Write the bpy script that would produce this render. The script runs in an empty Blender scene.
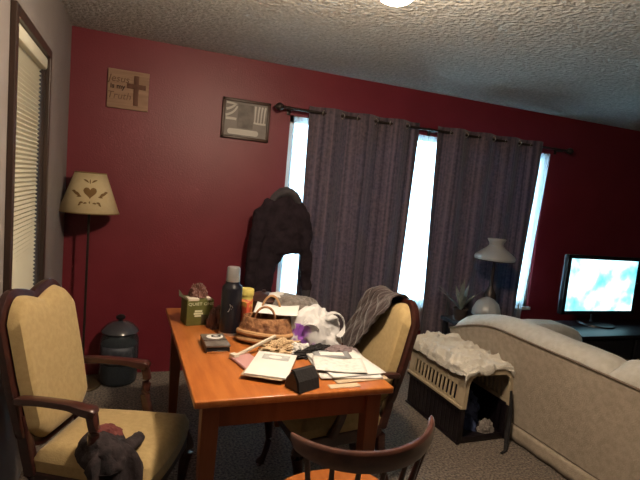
import bpy, bmesh, math, random
from mathutils import Vector, Matrix, noise, Euler
PI = math.pi
R = math.radians
rnd = random.Random(7)
sc = bpy.context.scene
COL = sc.collection

# ------------------------------------------------------------------ materials
def mat(name, col, rough=.6, metal=0., col2=None, nscale=20., ndetail=3., bump=0., bscale=None, spec=.5,
        sheen=0., emis=None, estr=0., trans=0., alpha=1., ior=1.45, coat=0., lo=.35, hi=.65, stretch=None, transl=0.):
    m = bpy.data.materials.new(name); m.use_nodes = True
    nt = m.node_tree; N = nt.nodes; L = nt.links
    b = N['Principled BSDF']
    b.inputs['Base Color'].default_value = (*col, 1)
    b.inputs['Roughness'].default_value = rough
    b.inputs['Metallic'].default_value = metal
    b.inputs['Specular IOR Level'].default_value = spec
    b.inputs['IOR'].default_value = ior
    b.inputs['Sheen Weight'].default_value = sheen
    b.inputs['Transmission Weight'].default_value = trans
    b.inputs['Alpha'].default_value = alpha
    b.inputs['Coat Weight'].default_value = coat
    b.inputs['Coat Roughness'].default_value = .15
    if emis:
        b.inputs['Emission Color'].default_value = (*emis, 1); b.inputs['Emission Strength'].default_value = estr
    tc = N.new('ShaderNodeTexCoord'); mp = N.new('ShaderNodeMapping')
    L.new(tc.outputs['Object'], mp.inputs['Vector'])
    if stretch: mp.inputs['Scale'].default_value = stretch
    if col2:
        n = N.new('ShaderNodeTexNoise'); n.inputs['Scale'].default_value = nscale; n.inputs['Detail'].default_value = ndetail
        L.new(mp.outputs[0], n.inputs['Vector'])
        r = N.new('ShaderNodeValToRGB')
        r.color_ramp.elements[0].position = lo; r.color_ramp.elements[1].position = hi
        r.color_ramp.elements[0].color = (*col, 1); r.color_ramp.elements[1].color = (*col2, 1)
        L.new(n.outputs['Fac'], r.inputs['Fac']); L.new(r.outputs[0], b.inputs['Base Color'])
    if bump:
        n2 = N.new('ShaderNodeTexNoise'); n2.inputs['Scale'].default_value = bscale or nscale; n2.inputs['Detail'].default_value = 4
        L.new(mp.outputs[0], n2.inputs['Vector'])
        bp = N.new('ShaderNodeBump'); bp.inputs['Strength'].default_value = bump; bp.inputs['Distance'].default_value = .01
        L.new(n2.outputs['Fac'], bp.inputs['Height']); L.new(bp.outputs[0], b.inputs['Normal'])
    if transl:
        t = N.new('ShaderNodeBsdfTranslucent'); t.inputs['Color'].default_value = (*col, 1)
        mx = N.new('ShaderNodeMixShader'); mx.inputs[0].default_value = transl
        L.new(b.outputs[0], mx.inputs[1]); L.new(t.outputs[0], mx.inputs[2])
        L.new(mx.outputs[0], N['Material Output'].inputs['Surface'])
    return m

def nodes_of(m): return m.node_tree.nodes, m.node_tree.links, m.node_tree.nodes['Principled BSDF']

M = {}
M['red'] = mat('red_wall_paint', (.20, .016, .028), .46, col2=(.225, .02, .034), nscale=3, bump=.15, bscale=90, spec=.75)
M['beige'] = mat('beige_wall_paint', (.29, .255, .24), .6, col2=(.32, .28, .265), nscale=4, bump=.1, bscale=90)
M['far'] = mat('low_bounce_wall', (.05, .03, .03), .7)  # right and front wall colour darkened to cut bounced light
M['ceil'] = mat('popcorn_ceiling', (.74, .71, .66), .9, col2=(.50, .48, .44), nscale=60, ndetail=6, bump=1.0, bscale=38, lo=.30, hi=.62)
M['ceil'].node_tree.nodes['Bump'].inputs['Distance'].default_value = .03
M['carpet'] = mat('carpet', (.05, .038, .032), .95, col2=(.36, .28, .22), nscale=75, ndetail=6, bump=.9, bscale=130, sheen=.2, lo=.33, hi=.68)
M['darktrim'] = mat('dark_window_trim', (.03, .018, .014), .4, col2=(.05, .028, .02), nscale=8, stretch=(6, 6, .6))
M['white_vinyl'] = mat('white_vinyl', (.75, .77, .78), .4)
M['blind'] = mat('cream_blind', (.74, .70, .55), .6)
M['cherry'] = mat('dark_cherry_wood', (.032, .009, .008), .3, col2=(.055, .015, .011), nscale=6, stretch=(1, 6, 6), coat=.3)
M['armwood'] = mat('red_brown_wood', (.045, .013, .011), .3, col2=(.075, .021, .016), nscale=6, stretch=(1, 6, 6), coat=.6)
M['railwood'] = mat('gleam_rail_wood', (.07, .026, .02), .28, col2=(.12, .045, .03), nscale=6, stretch=(1, 6, 6), coat=.9)  # brown lightened, the rail's specular gleam painted into the colour
M['tabletop'] = mat('orange_table_wood', (.46, .135, .03), .3, col2=(.56, .185, .045), nscale=5, stretch=(8, .9, 1), coat=.25, bump=.03, bscale=40)
M['tableleg'] = mat('table_base_wood', (.22, .062, .022), .42, col2=(.27, .08, .03), nscale=5, stretch=(6, 6, .8))
M['seatwood'] = mat('glossy_seat_wood', (.40, .12, .03), .25, col2=(.48, .16, .045), nscale=6, stretch=(6, 1, 1), coat=.4)
M['cream'] = mat('cream_upholstery', (.47, .335, .15), .85, col2=(.53, .385, .18), nscale=50, bump=.15, bscale=200, sheen=.2)
M['sofa'] = mat('beige_sofa_fabric', (.44, .36, .27), .9, col2=(.54, .45, .35), nscale=30, bump=.3, bscale=150, sheen=.3)
M['sofagrey'] = mat('sofa_light_tone', (.55, .52, .46), .9, col2=(.62, .59, .54), nscale=30, bump=.25, bscale=120, sheen=.3)  # sofa beige made paler and greyer for light on top, unlit arm
M['seam'] = mat('sofa_seam', (.22, .17, .13), .9)
M['black'] = mat('black_plastic', (.014, .014, .016), .35)
M['blackmatte'] = mat('black_fabric', (.02, .018, .02), .9, bump=.3, bscale=80)
M['metal'] = mat('brushed_steel', (.55, .54, .54), .3, metal=.75, bump=.05, bscale=60)
M['chrome'] = mat('chrome', (.75, .75, .75), .15, metal=1)
M['darkmetal'] = mat('dark_bronze_metal', (.05, .038, .034), .38, metal=.5)
M['tinlid'] = mat('tin_lid', (.16, .13, .115), .35, col2=(.28, .25, .23), nscale=22, metal=.3)
M['brass'] = mat('dull_brass', (.22, .16, .09), .4, metal=.8)
M['shade'] = mat('parchment_shade', (.76, .60, .34), .75, col2=(.80, .65, .39), nscale=30, transl=.15)
M['motif'] = mat('brown_stencil', (.22, .12, .04), .8)
M['shadetrim'] = mat('shade_edging', (.30, .19, .08), .8)
M['jarglass'] = mat('jar_glass', (.35, .40, .46), .06, trans=.9, ior=1.35)
M['jarlid'] = mat('jar_lid_plastic', (.07, .07, .085), .2, coat=.5)
M['jarlabel'] = mat('jar_label', (.10, .11, .14), .5, col2=(.04, .045, .06), nscale=18)
M['water'] = mat('dark_jar_content', (.010, .012, .018), .3, col2=(.03, .035, .05), nscale=12)
M['screen'] = mat('tv_picture', (0, 0, 0), .3)
M['paper'] = mat('white_paper', (.90, .88, .86), .7, col2=(.85, .83, .82), nscale=12)
M['newsprint'] = mat('newsprint', (.84, .81, .79), .8, col2=(.62, .61, .61), nscale=45, lo=.45, hi=.75)
M['greypaper'] = mat('grey_envelope', (.30, .31, .33), .6)
M['tanpaper'] = mat('tan_paper', (.62, .47, .32), .7)
M['pink'] = mat('faded_pink_cover', (.62, .33, .32), .6)
M['printgrey'] = mat('grey_print', (.38, .39, .41), .7, col2=(.6, .6, .6), nscale=35)
M['greenbox'] = mat('green_carton', (.11, .115, .03), .5, col2=(.16, .16, .045), nscale=14)
M['greendark'] = mat('dark_green_print', (.05, .055, .02), .5, col2=(.09, .06, .035), nscale=30)
M['cartoninner'] = mat('torn_cardboard', (.74, .66, .55), .9)
M['lettering'] = mat('pale_lettering', (.72, .72, .50), .6)
M['plasticbrown'] = mat('brown_wrap', (.14, .06, .05), .35, col2=(.22, .11, .09), nscale=15)
M['thermos'] = mat('navy_black_enamel', (.010, .010, .016), .3, coat=.3)
M['yellow'] = mat('yellow_plastic', (.72, .60, .16), .45)
M['redlabel'] = mat('red_label', (.62, .10, .05), .5, col2=(.75, .45, .10), nscale=22, lo=.5, hi=.6)
M['wicker'] = mat('brown_woven_leather', (.15, .055, .025), .6, col2=(.50, .25, .12), nscale=34, bump=1., bscale=45)
M['tanleather'] = mat('tan_leather', (.50, .27, .12), .5, col2=(.58, .34, .17), nscale=15, bump=.2, bscale=40)
M['tancloth'] = mat('tan_cloth', (.62, .42, .24), .9, col2=(.74, .56, .36), nscale=18, bump=.4, bscale=60)
M['creamcloth'] = mat('cream_towel', (.86, .79, .68), .95, col2=(.90, .85, .77), nscale=25, bump=.6, bscale=120, sheen=.4)
M['greyfuzz'] = mat('grey_fuzzy_knit', (.20, .17, .15), .95, col2=(.33, .29, .26), nscale=40, bump=1., bscale=90, sheen=.5)
M['mauve'] = mat('grey_mauve_cloth', (.20, .15, .16), .9, col2=(.27, .21, .22), nscale=15, bump=.4, bscale=60)
M['jacket'] = mat('charcoal_jacket', (.022, .014, .020), .9, col2=(.036, .024, .032), nscale=14, bump=.5, bscale=60, spec=.25)
M['jackethood'] = mat('jacket_lining', (.06, .055, .065), .9, col2=(.09, .08, .09), nscale=14, bump=.5, bscale=60)
M['garment'] = mat('dark_flannel', (.014, .011, .014), .95, col2=(.045, .032, .036), nscale=20, bump=.4, bscale=70)
M['maroon'] = mat('maroon_cloth', (.13, .03, .03), .9, col2=(.18, .05, .045), nscale=18, bump=.4, bscale=70)
M['potbrown'] = mat('dark_brown_glaze', (.045, .02, .018), .35, col2=(.09, .045, .035), nscale=12)
M['crate_top'] = mat('cream_crate_plastic', (.62, .50, .34), .45)
M['crate_bot'] = mat('dark_crate_plastic', (.012, .008, .011), .35)
M['bluefab'] = mat('navy_blanket', (.04, .06, .15), .95, col2=(.09, .12, .26), nscale=12, bump=.5, bscale=50)
M['greyfab'] = mat('grey_rag', (.30, .26, .24), .95, col2=(.42, .37, .34), nscale=20, bump=.5, bscale=60)
M['milkglass'] = mat('milk_glass', (.42, .41, .40), .3, coat=.3, transl=.1)
M['cabinet'] = mat('black_cabinet', (.012, .011, .015), .45)
M['leafgrey'] = mat('dusty_leaf', (.17, .20, .17), .8, col2=(.26, .28, .25), nscale=20)
M['pot'] = mat('dark_clay', (.06, .045, .04), .6)
M['plaque'] = mat('plaque_wood', (.34, .20, .13), .75, col2=(.44, .27, .18), nscale=5, stretch=(1, 1, 14))
M['cross'] = mat('cross_wood', (.13, .055, .035), .7, col2=(.18, .08, .05), nscale=8, stretch=(6, 1, 1))
M['plaqueink'] = mat('plaque_lettering', (.16, .085, .05), .8)
M['plaqueinkd'] = mat('plaque_bold_lettering', (.06, .03, .02), .8)
M['framewood'] = mat('picture_frame_wood', (.06, .032, .022), .4, col2=(.10, .055, .04), nscale=10)
M['mount'] = mat('grey_mount', (.27, .235, .215), .6, col2=(.32, .28, .26), nscale=10)
M['portrait'] = mat('portrait_print', (.15, .125, .115), .6, col2=(.26, .225, .205), nscale=14)
M['whiteprint'] = mat('white_print', (.70, .65, .60), .6)
M['lampglow'] = mat('ceiling_lamp_glass', (.9, .85, .75), .4, emis=(1., .80, .58), estr=215)
M['purse_purple'] = None

# popcorn bag: white plastic with a purple print on one side
m = mat('white_plastic_bag', (.82, .81, .83), .38, bump=.15, bscale=25, transl=.2)
N, L, b = nodes_of(m)
tc = N['Texture Coordinate']; sp = N.new('ShaderNodeSeparateXYZ'); L.new(tc.outputs['Object'], sp.inputs[0])
nz = N.new('ShaderNodeTexNoise'); nz.inputs['Scale'].default_value = 16; L.new(tc.outputs['Object'], nz.inputs['Vector'])
ad = N.new('ShaderNodeMath'); ad.operation = 'MULTIPLY_ADD'; ad.inputs[1].default_value = .13; L.new(nz.outputs['Fac'], ad.inputs[0]); L.new(sp.outputs['X'], ad.inputs[2])
rp = N.new('ShaderNodeValToRGB'); rp.color_ramp.interpolation = 'LINEAR'
e = rp.color_ramp.elements; e[0].position = 0; e[0].color = (.82, .81, .83, 1); e[1].position = 1; e[1].color = (.82, .81, .83, 1)
mr = N.new('ShaderNodeMapRange'); mr.inputs['From Min'].default_value = -.10; mr.inputs['From Max'].default_value = .10
L.new(ad.outputs[0], mr.inputs['Value']); L.new(mr.outputs[0], rp.inputs['Fac'])
for p, c in ((.22, (.80, .78, .82)), (.27, (.32, .08, .55)), (.46, (.36, .12, .60)), (.52, (.82, .70, .84)), (.56, (.84, .82, .84))):
    q = e.new(p); q.color = (*c, 1)
mz = N.new('ShaderNodeMath'); mz.operation = 'LESS_THAN'; mz.inputs[1].default_value = .105; L.new(sp.outputs['Z'], mz.inputs[0])
mxc = N.new('ShaderNodeMix'); mxc.data_type = 'RGBA'; L.new(mz.outputs[0], mxc.inputs[0]); mxc.inputs[6].default_value = (.82, .81, .83, 1)
L.new(rp.outputs[0], mxc.inputs[7]); L.new(mxc.outputs[2], b.inputs['Base Color'])
M['bag'] = m

# curtain cloth: dark plum with faint vertical woven stripes, lets a little daylight through
m = mat('plum_curtain', (.060, .036, .044), .85, sheen=.25, bump=.25, bscale=140)
N, L, b = nodes_of(m)
tc = N['Texture Coordinate']; sp = N.new('ShaderNodeSeparateXYZ'); L.new(tc.outputs['Object'], sp.inputs[0])
w1 = N.new('ShaderNodeTexNoise'); w1.noise_dimensions = '1D'; w1.inputs['Scale'].default_value = 30; w1.inputs['Detail'].default_value = 3
L.new(sp.outputs['X'], w1.inputs['W'])
w2 = N.new('ShaderNodeTexNoise'); w2.inputs['Scale'].default_value = 45; w2.inputs['Detail'].default_value = 2; L.new(tc.outputs['Object'], w2.inputs['Vector'])
mm = N.new('ShaderNodeMath'); mm.operation = 'MULTIPLY_ADD'; mm.inputs[1].default_value = .5; L.new(w2.outputs['Fac'], mm.inputs[0]); L.new(w1.outputs['Fac'], mm.inputs[2])
rp = N.new('ShaderNodeValToRGB'); e = rp.color_ramp.elements; e[0].position = .55; e[0].color = (.048, .035, .046, 1); e[1].position = .95; e[1].color = (.19, .14, .165, 1)
L.new(mm.outputs[0], rp.inputs['Fac']); L.new(rp.outputs[0], b.inputs['Base Color'])
t = N.new('ShaderNodeBsdfTranslucent'); t.inputs['Color'].default_value = (.016, .029, .042, 1)
ads = N.new('ShaderNodeAddShader'); L.new(b.outputs[0], ads.inputs[0]); L.new(t.outputs[0], ads.inputs[1])
L.new(ads.outputs[0], N['Material Output'].inputs['Surface'])
M['curtain'] = m

# sheer
m = bpy.data.materials.new('white_sheer'); m.use_nodes = True; N = m.node_tree.nodes; L = m.node_tree.links; N.remove(N['Principled BSDF'])
t = N.new('ShaderNodeBsdfTranslucent'); t.inputs['Color'].default_value = (.8, .88, .92, 1)
d = N.new('ShaderNodeBsdfDiffuse'); d.inputs['Color'].default_value = (.75, .78, .8, 1)
tr = N.new('ShaderNodeBsdfTransparent')
m1 = N.new('ShaderNodeMixShader'); m1.inputs[0].default_value = .4; L.new(t.outputs[0], m1.inputs[1]); L.new(d.outputs[0], m1.inputs[2])
m2 = N.new('ShaderNodeMixShader'); m2.inputs[0].default_value = .45; L.new(m1.outputs[0], m2.inputs[1]); L.new(tr.outputs[0], m2.inputs[2])
L.new(m2.outputs[0], N['Material Output'].inputs['Surface']); M['sheer'] = m

# window pane
m = bpy.data.materials.new('window_glass'); m.use_nodes = True; N = m.node_tree.nodes; L = m.node_tree.links; N.remove(N['Principled BSDF'])
g = N.new('ShaderNodeBsdfGlossy'); g.inputs['Roughness'].default_value = .03; tr = N.new('ShaderNodeBsdfTransparent'); tr.inputs['Color'].default_value = (.93, .97, .98, 1)
fr = N.new('ShaderNodeFresnel'); fr.inputs['IOR'].default_value = 1.3
m2 = N.new('ShaderNodeMixShader'); L.new(fr.outputs[0], m2.inputs[0]); L.new(tr.outputs[0], m2.inputs[1]); L.new(g.outputs[0], m2.inputs[2])
L.new(m2.outputs[0], N['Material Output'].inputs['Surface']); M['pane'] = m

# chevron blanket
m = mat('chevron_blanket', (.1, .08, .07), .95, sheen=.4, bump=.5, bscale=90)
N, L, b = nodes_of(m)
tc = N['Texture Coordinate']
mp = N.new('ShaderNodeMapping'); mp.inputs['Rotation'].default_value = (0, 0, R(45)); L.new(tc.outputs['UV'], mp.inputs['Vector'])
w = N.new('ShaderNodeTexWave'); w.inputs['Scale'].default_value = 5.5; w.inputs['Distortion'].default_value = 7; w.inputs['Detail'].default_value = 2
L.new(mp.outputs[0], w.inputs['Vector'])
ck = N.new('ShaderNodeTexNoise'); ck.inputs['Scale'].default_value = 9; L.new(tc.outputs['UV'], ck.inputs['Vector'])
mu = N.new('ShaderNodeMath'); mu.operation = 'MULTIPLY'; L.new(w.outputs['Fac'], mu.inputs[0]); L.new(ck.outputs['Fac'], mu.inputs[1])
rp = N.new('ShaderNodeValToRGB'); e = rp.color_ramp.elements; e[0].position = .15; e[0].color = (.05, .034, .036, 1); e[1].position = .5; e[1].color = (.10, .076, .075, 1)
L.new(mu.outputs[0], rp.inputs['Fac']); L.new(rp.outputs[0], b.inputs['Base Color'])
M['blanket'] = m

# television picture
m = M['screen']; N, L, b = nodes_of(m)
tc = N['Texture Coordinate']
n1 = N.new('ShaderNodeTexNoise'); n1.inputs['Scale'].default_value = 3.4; n1.inputs['Detail'].default_value = 5; n1.inputs['Distortion'].default_value = .2
L.new(tc.outputs['Object'], n1.inputs['Vector'])
rp = N.new('ShaderNodeValToRGB'); e = rp.color_ramp.elements; e[0].position = .33; e[0].color = (.04, .22, .27, 1); e[1].position = .60; e[1].color = (.55, .85, .95, 1)
q = e.new(.44); q.color = (.14, .40, .47, 1)
L.new(n1.outputs['Fac'], rp.inputs['Fac']); L.new(rp.outputs[0], b.inputs['Emission Color']); b.inputs['Emission Strength'].default_value = 1.9

# ------------------------------------------------------------------ geometry
class G:
    def __init__(s): s.v = []; s.f = []; s.uv = None
    def add(s, vs, fs, mtx=None):
        o = len(s.v)
        s.v += [tuple(mtx @ Vector(v)) if mtx else tuple(v) for v in vs]
        s.f += [tuple(i + o for i in f) for f in fs]
        return s
    def box(s, lo, hi, bev=0., mtx=None, seg=2):
        bm = bmesh.new(); bmesh.ops.create_cube(bm, size=1)
        c = [(a + b_) / 2 for a, b_ in zip(lo, hi)]; d = [abs(b_ - a) for a, b_ in zip(lo, hi)]
        for v in bm.verts: v.co = Vector([v.co[i] * d[i] + c[i] for i in range(3)])
        if bev: bmesh.ops.bevel(bm, geom=list(bm.edges), offset=min(bev, min(d) * .49), segments=seg, profile=.5, affect='EDGES')
        bm.verts.index_update()
        s.add([v.co.copy() for v in bm.verts], [[v.index for v in f.verts] for f in bm.faces], mtx); bm.free(); return s
    def lathe(s, prof, n=32, mtx=None, cap=True, wob=None):
        vs = []; fs = []
        for r, z in prof:
            for i in range(n):
                a = 2 * PI * i / n; rr = r * (wob(a, z) if wob else 1)
                vs.append((rr * math.cos(a), rr * math.sin(a), z))
        for j in range(len(prof) - 1):
            for i in range(n):
                a, b_ = j * n + i, j * n + (i + 1) % n
                fs.append((a, b_, b_ + n, a + n))
        if cap:
            if prof[0][0] > 1e-5: fs.append(tuple(reversed(range(n))))
            if prof[-1][0] > 1e-5: fs.append(tuple(range((len(prof) - 1) * n, len(prof) * n)))
        return s.add(vs, fs, mtx)
    def tube(s, pts, rad, n=10, sx=1., sz=1., mtx=None, closed=False, up=Vector((0, 0, 1)), square=False):
        pts = [Vector(p) for p in pts]; k = len(pts)
        if not hasattr(rad, '__len__'): rad = [rad] * k
        vs = []; fs = []
        for j, p in enumerate(pts):
            if closed: t = pts[(j + 1) % k] - pts[j - 1]
            else: t = pts[min(j + 1, k - 1)] - pts[max(j - 1, 0)]
            t.normalize()
            u = t.cross(up)
            if u.length < 1e-3: u = t.cross(Vector((1, 0, 0)))
            u.normalize(); w = u.cross(t).normalized()
            for i in range(n):
                a = 2 * PI * i / n + (PI / 4 if n == 4 else 0)
                ca, sa = math.cos(a), math.sin(a)
                if square:
                    ex = .45; ca = math.copysign(abs(ca) ** ex, ca); sa = math.copysign(abs(sa) ** ex, sa)
                vs.append(p + u * (ca * rad[j] * sx) + w * (sa * rad[j] * sz))
        m_ = k if closed else k - 1
        for j in range(m_):
            for i in range(n):
                a, b_ = j * n + i, j * n + (i + 1) % n; c, d = ((j + 1) % k) * n + i, ((j + 1) % k) * n + (i + 1) % n
                fs.append((a, c, d, b_))
        if not closed: fs += [tuple(range(n)), tuple(reversed(range((k - 1) * n, k * n)))]
        return s.add(vs, fs, mtx)
    def stube(s, pts, rad, n=10, m=4, **k):
        P = [Vector(p) for p in pts]; q = []; rr = []
        for i in range(len(P) - 1):
            a, b_, c, d = P[max(i - 1, 0)], P[i], P[i + 1], P[min(i + 2, len(P) - 1)]
            for j in range(m):
                t_ = j / m
                q.append(.5 * (2 * b_ + (c - a) * t_ + (2 * a - 5 * b_ + 4 * c - d) * t_ ** 2 + (3 * b_ - a - 3 * c + d) * t_ ** 3)); rr.append(rad[i] + (rad[i + 1] - rad[i]) * t_)
        q.append(P[-1]); rr.append(rad[-1])
        return s.tube(q, rr, n, **k)
    def grid(s, nu, nv, fn, mtx=None, keepuv=False):
        vs = []; uv = []
        for j in range(nv + 1):
            for i in range(nu + 1):
                vs.append(fn(i / nu, j / nv)); uv.append((i / nu, j / nv))
        fs = [(j * (nu + 1) + i, j * (nu + 1) + i + 1, (j + 1) * (nu + 1) + i + 1, (j + 1) * (nu + 1) + i) for j in range(nv) for i in range(nu)]
        if keepuv: s.uv = uv
        return s.add(vs, fs, mtx)
    def prism(s, poly, d0, d1, axis='y', mtx=None):
        n = len(poly)
        def P(a, b_, d): return {'y': (a, d, b_), 'x': (d, a, b_), 'z': (a, b_, d)}[axis]
        vs = [P(a, b_, d0) for a, b_ in poly] + [P(a, b_, d1) for a, b_ in poly]
        fs = [tuple(range(n)), tuple(reversed(range(n, 2 * n)))] + [(i, i + n, (i + 1) % n + n, (i + 1) % n) for i in range(n)]
        return s.add(vs, fs, mtx)

def obj(name, g, m, parent=None, smooth=True, sub=0, solid=0., bevel=0., loc=None, rot=None, disp=None, label=None, remesh=0.):
    me = bpy.data.meshes.new(name); me.from_pydata(g.v, [], g.f); me.update()
    if g.uv:
        ul = me.uv_layers.new(name='UVMap')
        for lp in me.loops: ul.data[lp.index].uv = g.uv[lp.vertex_index]
    bm = bmesh.new(); bm.from_mesh(me); bmesh.ops.recalc_face_normals(bm, faces=bm.faces); bm.to_mesh(me); bm.free()
    me.materials.append(M[m] if isinstance(m, str) else m)
    o = bpy.data.objects.new(name, me); COL.objects.link(o)
    if smooth:
        for p in me.polygons: p.use_smooth = True
        try: me.set_sharp_from_angle(angle=R(38))
        except Exception: pass
    if parent: o.parent = parent
    if loc: o.location = loc
    if rot: o.rotation_euler = rot
    if remesh:
        md = o.modifiers.new('r', 'REMESH'); md.mode = 'VOXEL'; md.voxel_size = remesh; md.use_smooth_shade = True
        sm_ = o.modifiers.new('s', 'SMOOTH'); sm_.iterations = 4
    if solid:
        md = o.modifiers.new('t', 'SOLIDIFY'); md.thickness = solid; md.offset = 0
    if bevel:
        md = o.modifiers.new('b', 'BEVEL'); md.width = bevel; md.segments = 2; md.limit_method = 'ANGLE'
    if sub:
        md = o.modifiers.new('s', 'SUBSURF'); md.levels = sub; md.render_levels = sub
    if disp:
        tx = bpy.data.textures.new(name, 'CLOUDS'); tx.noise_scale = disp[1]
        md = o.modifiers.new('d', 'DISPLACE'); md.texture = tx; md.strength = disp[0]; md.mid_level = .5; md.texture_coords = 'LOCAL'
    if label: o['label'] = label
    return o

def tag(o, label, cat, group=None, kind=None):
    o['label'] = label; o['category'] = cat
    if group: o['group'] = group
    if kind: o['kind'] = kind
    return o
def thing(name, label, cat, loc=(0, 0, 0), rz=0., group=None):
    o = bpy.data.objects.new(name, None); COL.objects.link(o); o.empty_display_size = .05
    o.location = loc; o.rotation_euler = (0, 0, rz); return tag(o, label, cat, group)
def struct(name, g, m, **k):
    o = obj(name, g, m, smooth=False, **k); o['kind'] = 'structure'; return o
def text(name, s, size, m, parent, loc, rot, ext=.0006, shear=0., xs=1., off=0.):
    cu = bpy.data.curves.new(name, 'FONT'); cu.body = s; cu.size = size; cu.extrude = ext; cu.shear = shear; cu.align_x = 'CENTER'; cu.align_y = 'CENTER'
    cu.resolution_u = 3; cu.offset = off
    t_ = bpy.data.objects.new('tmp', cu); COL.objects.link(t_)
    bpy.context.view_layer.update()
    me = bpy.data.meshes.new_from_object(t_.evaluated_get(bpy.context.evaluated_depsgraph_get()))
    bpy.data.objects.remove(t_)
    for v in me.vertices: v.co.x *= xs
    me.materials.clear(); me.materials.append(M[m])
    o = bpy.data.objects.new(name, me); COL.objects.link(o); o.parent = parent; o.location = loc; o.rotation_euler = rot
    return o
def nz3(x, y, z, s=1.): return noise.noise(Vector((x, y, z)) * s)
def crumple(rx, ry, rz, seed, amp=.25, freq=2.5, ridge=.15, nu=56, nv=30, flat=.0, power=1.):
    """A crumpled lump of cloth or film resting on z = 0."""
    g = G(); off = Vector((seed * 7.3, seed * 3.1, seed * 1.7))
    vs = []; fs = []
    for j in range(nv + 1):
        th = PI * j / nv
        for i in range(nu):
            ph = 2 * PI * i / nu
            d = Vector((math.sin(th) * math.cos(ph), math.sin(th) * math.sin(ph), math.cos(th)))
            n1 = noise.noise(d * freq + off); n2 = 1 - abs(noise.noise(d * freq * 2.1 + off)) * 2; n3 = 1 - abs(noise.noise(d * freq * 4.7 + off)) * 2
            k = 1 + amp * n1 + ridge * (n2 - .4) + ridge * .45 * (n3 - .4)
            z = d.z
            x, y = d.x * rx * k, d.y * ry * k
            z = z * rz * k if z > 0 else z * rz * .02
            vs.append((x, y, z + rz * .02))
        if j in (0, nv): pass
    for j in range(nv):
        for i in range(nu):
            a, b_ = j * nu + i, j * nu + (i + 1) % nu
            fs.append((a, b_, b_ + nu, a + nu))
    g.add(vs, fs)
    bm = bmesh.new(); me = bpy.data.meshes.new('x'); me.from_pydata(g.v, [], g.f); bm.from_mesh(me)
    bmesh.ops.remove_doubles(bm, verts=bm.verts, dist=1e-5)
    bm.verts.index_update()
    g2 = G(); g2.add([v.co.copy() for v in bm.verts], [[v.index for v in f.verts] for f in bm.faces]); bm.free(); bpy.data.meshes.remove(me)
    return g2

# ------------------------------------------------------------------ setting
XL, XR, YB, YF, ZC = -.45, 5.7, 3.8, -2.4, 2.44
struct('floor', G().box((XL - .1, YF - .1, -.1), (XR + .1, YB + .1, 0)), 'carpet')
struct('ceiling', G().box((XL - .1, YF - .1, ZC), (XR + .1, YB + .1, ZC + .1)), 'ceil')
WX0, WX1, WZ0, WZ1 = 1.12, 3.80, .52, 2.07
struct('wall_back', G().box((XL - .1, YB, 0), (WX0, YB + .12, ZC)).box((WX1, YB, 0), (XR + .1, YB + .12, ZC))
       .box((WX0, YB, 0), (WX1, YB + .12, WZ0)).box((WX0, YB, WZ1), (WX1, YB + .12, ZC)), 'red')
LY0, LY1, LZ0, LZ1 = 2.145, 2.88, .72, 2.045
struct('wall_left', G().box((XL - .12, YF - .1, 0), (XL, LY0, ZC)).box((XL - .12, LY1, 0), (XL, YB, ZC))
       .box((XL - .12, LY0, 0), (XL, LY1, LZ0)).box((XL - .12, LY0, LZ1), (XL, LY1, ZC)), 'beige')
struct('wall_right', G().box((XR, YF - .1, 0), (XR + .1, YB, ZC)), 'far')
struct('wall_front', G().box((XL, YF - .1, 0), (XR, YF, ZC)), 'far')

# window_1: wide window behind the curtains
w1 = struct('window_1', G().box((WX0 - .0, YB + .03, WZ0), (WX0 + .05, YB + .09, WZ1)).box((WX1 - .05, YB + .03, WZ0), (WX1, YB + .09, WZ1))
            .box((WX0, YB + .03, WZ0), (WX1, YB + .09, WZ0 + .05)).box((WX0, YB + .03, WZ1 - .05), (WX1, YB + .09, WZ1))
            .box((2.12, YB + .03, WZ0), (2.16, YB + .09, WZ1)).box((2.80, YB + .03, WZ0), (2.84, YB + .09, WZ1)), 'white_vinyl')
obj('window_pane', G().box((WX0 + .05, YB + .055, WZ0 + .05), (WX1 - .05, YB + .06, WZ1 - .05)), 'pane', w1, smooth=False)
obj('window_sill', G().box((WX0 - .01, YB - .03, WZ0 - .03), (WX1 + .01, YB + .03, WZ0), .004), 'white_vinyl', w1)

# window_2: narrow window in the left wall with a cream blind
ft = .03
w2 = struct('window_2', G().box((XL, LY0 - ft, LZ0 - ft), (XL + .022, LY0 + .012, LZ1 + ft), .003).box((XL, LY1 - .012, LZ0 - ft), (XL + .022, LY1 + ft, LZ1 + ft), .003)
            .box((XL, LY0, LZ1 - .012), (XL + .022, LY1, LZ1 + ft), .003).box((XL, LY0, LZ0 - ft), (XL + .03, LY1, LZ0 + .01), .003)
            .box((XL - .12, LY0, LZ0), (XL, LY0 + .012, LZ1)).box((XL - .12, LY1 - .012, LZ0), (XL, LY1, LZ1))
            .box((XL - .12, LY0, LZ1 - .012), (XL, LY1, LZ1)).box((XL - .12, LY0, LZ0), (XL, LY1, LZ0 + .012)), 'darktrim')
obj('window_pane', G().box((XL - .10, LY0 + .012, LZ0 + .012), (XL - .095, LY1 - .012, LZ1 - .012)), 'pane', w2, smooth=False)
bl = thing('window_blind', 'cream pleated blind lowered in the narrow dark framed window', 'blind', (XL - .025, (LY0 + LY1) / 2, LZ0 + .02))
hw = (LY1 - LY0) / 2 - .016
hh = LZ1 - LZ0 - .035
obj('headrail', G().box((-.03, -hw, hh - .06), (.035, hw, hh), .012), 'blind', bl)
n = 60; z0_, z1_ = .015, hh - .05
def pleat(u, v):
    k = v * n; return (.011 * (1 - abs((k % 1) * 2 - 1)) - .004, (u * 2 - 1) * hw, z0_ + (z1_ - z0_) * v)
obj('pleated_fabric', G().grid(1, n * 2, pleat), 'blind', bl, smooth=False, solid=.001)
obj('bottom_rail', G().box((-.012, -hw, 0), (.012, hw, .018), .003), 'blind', bl)

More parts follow.
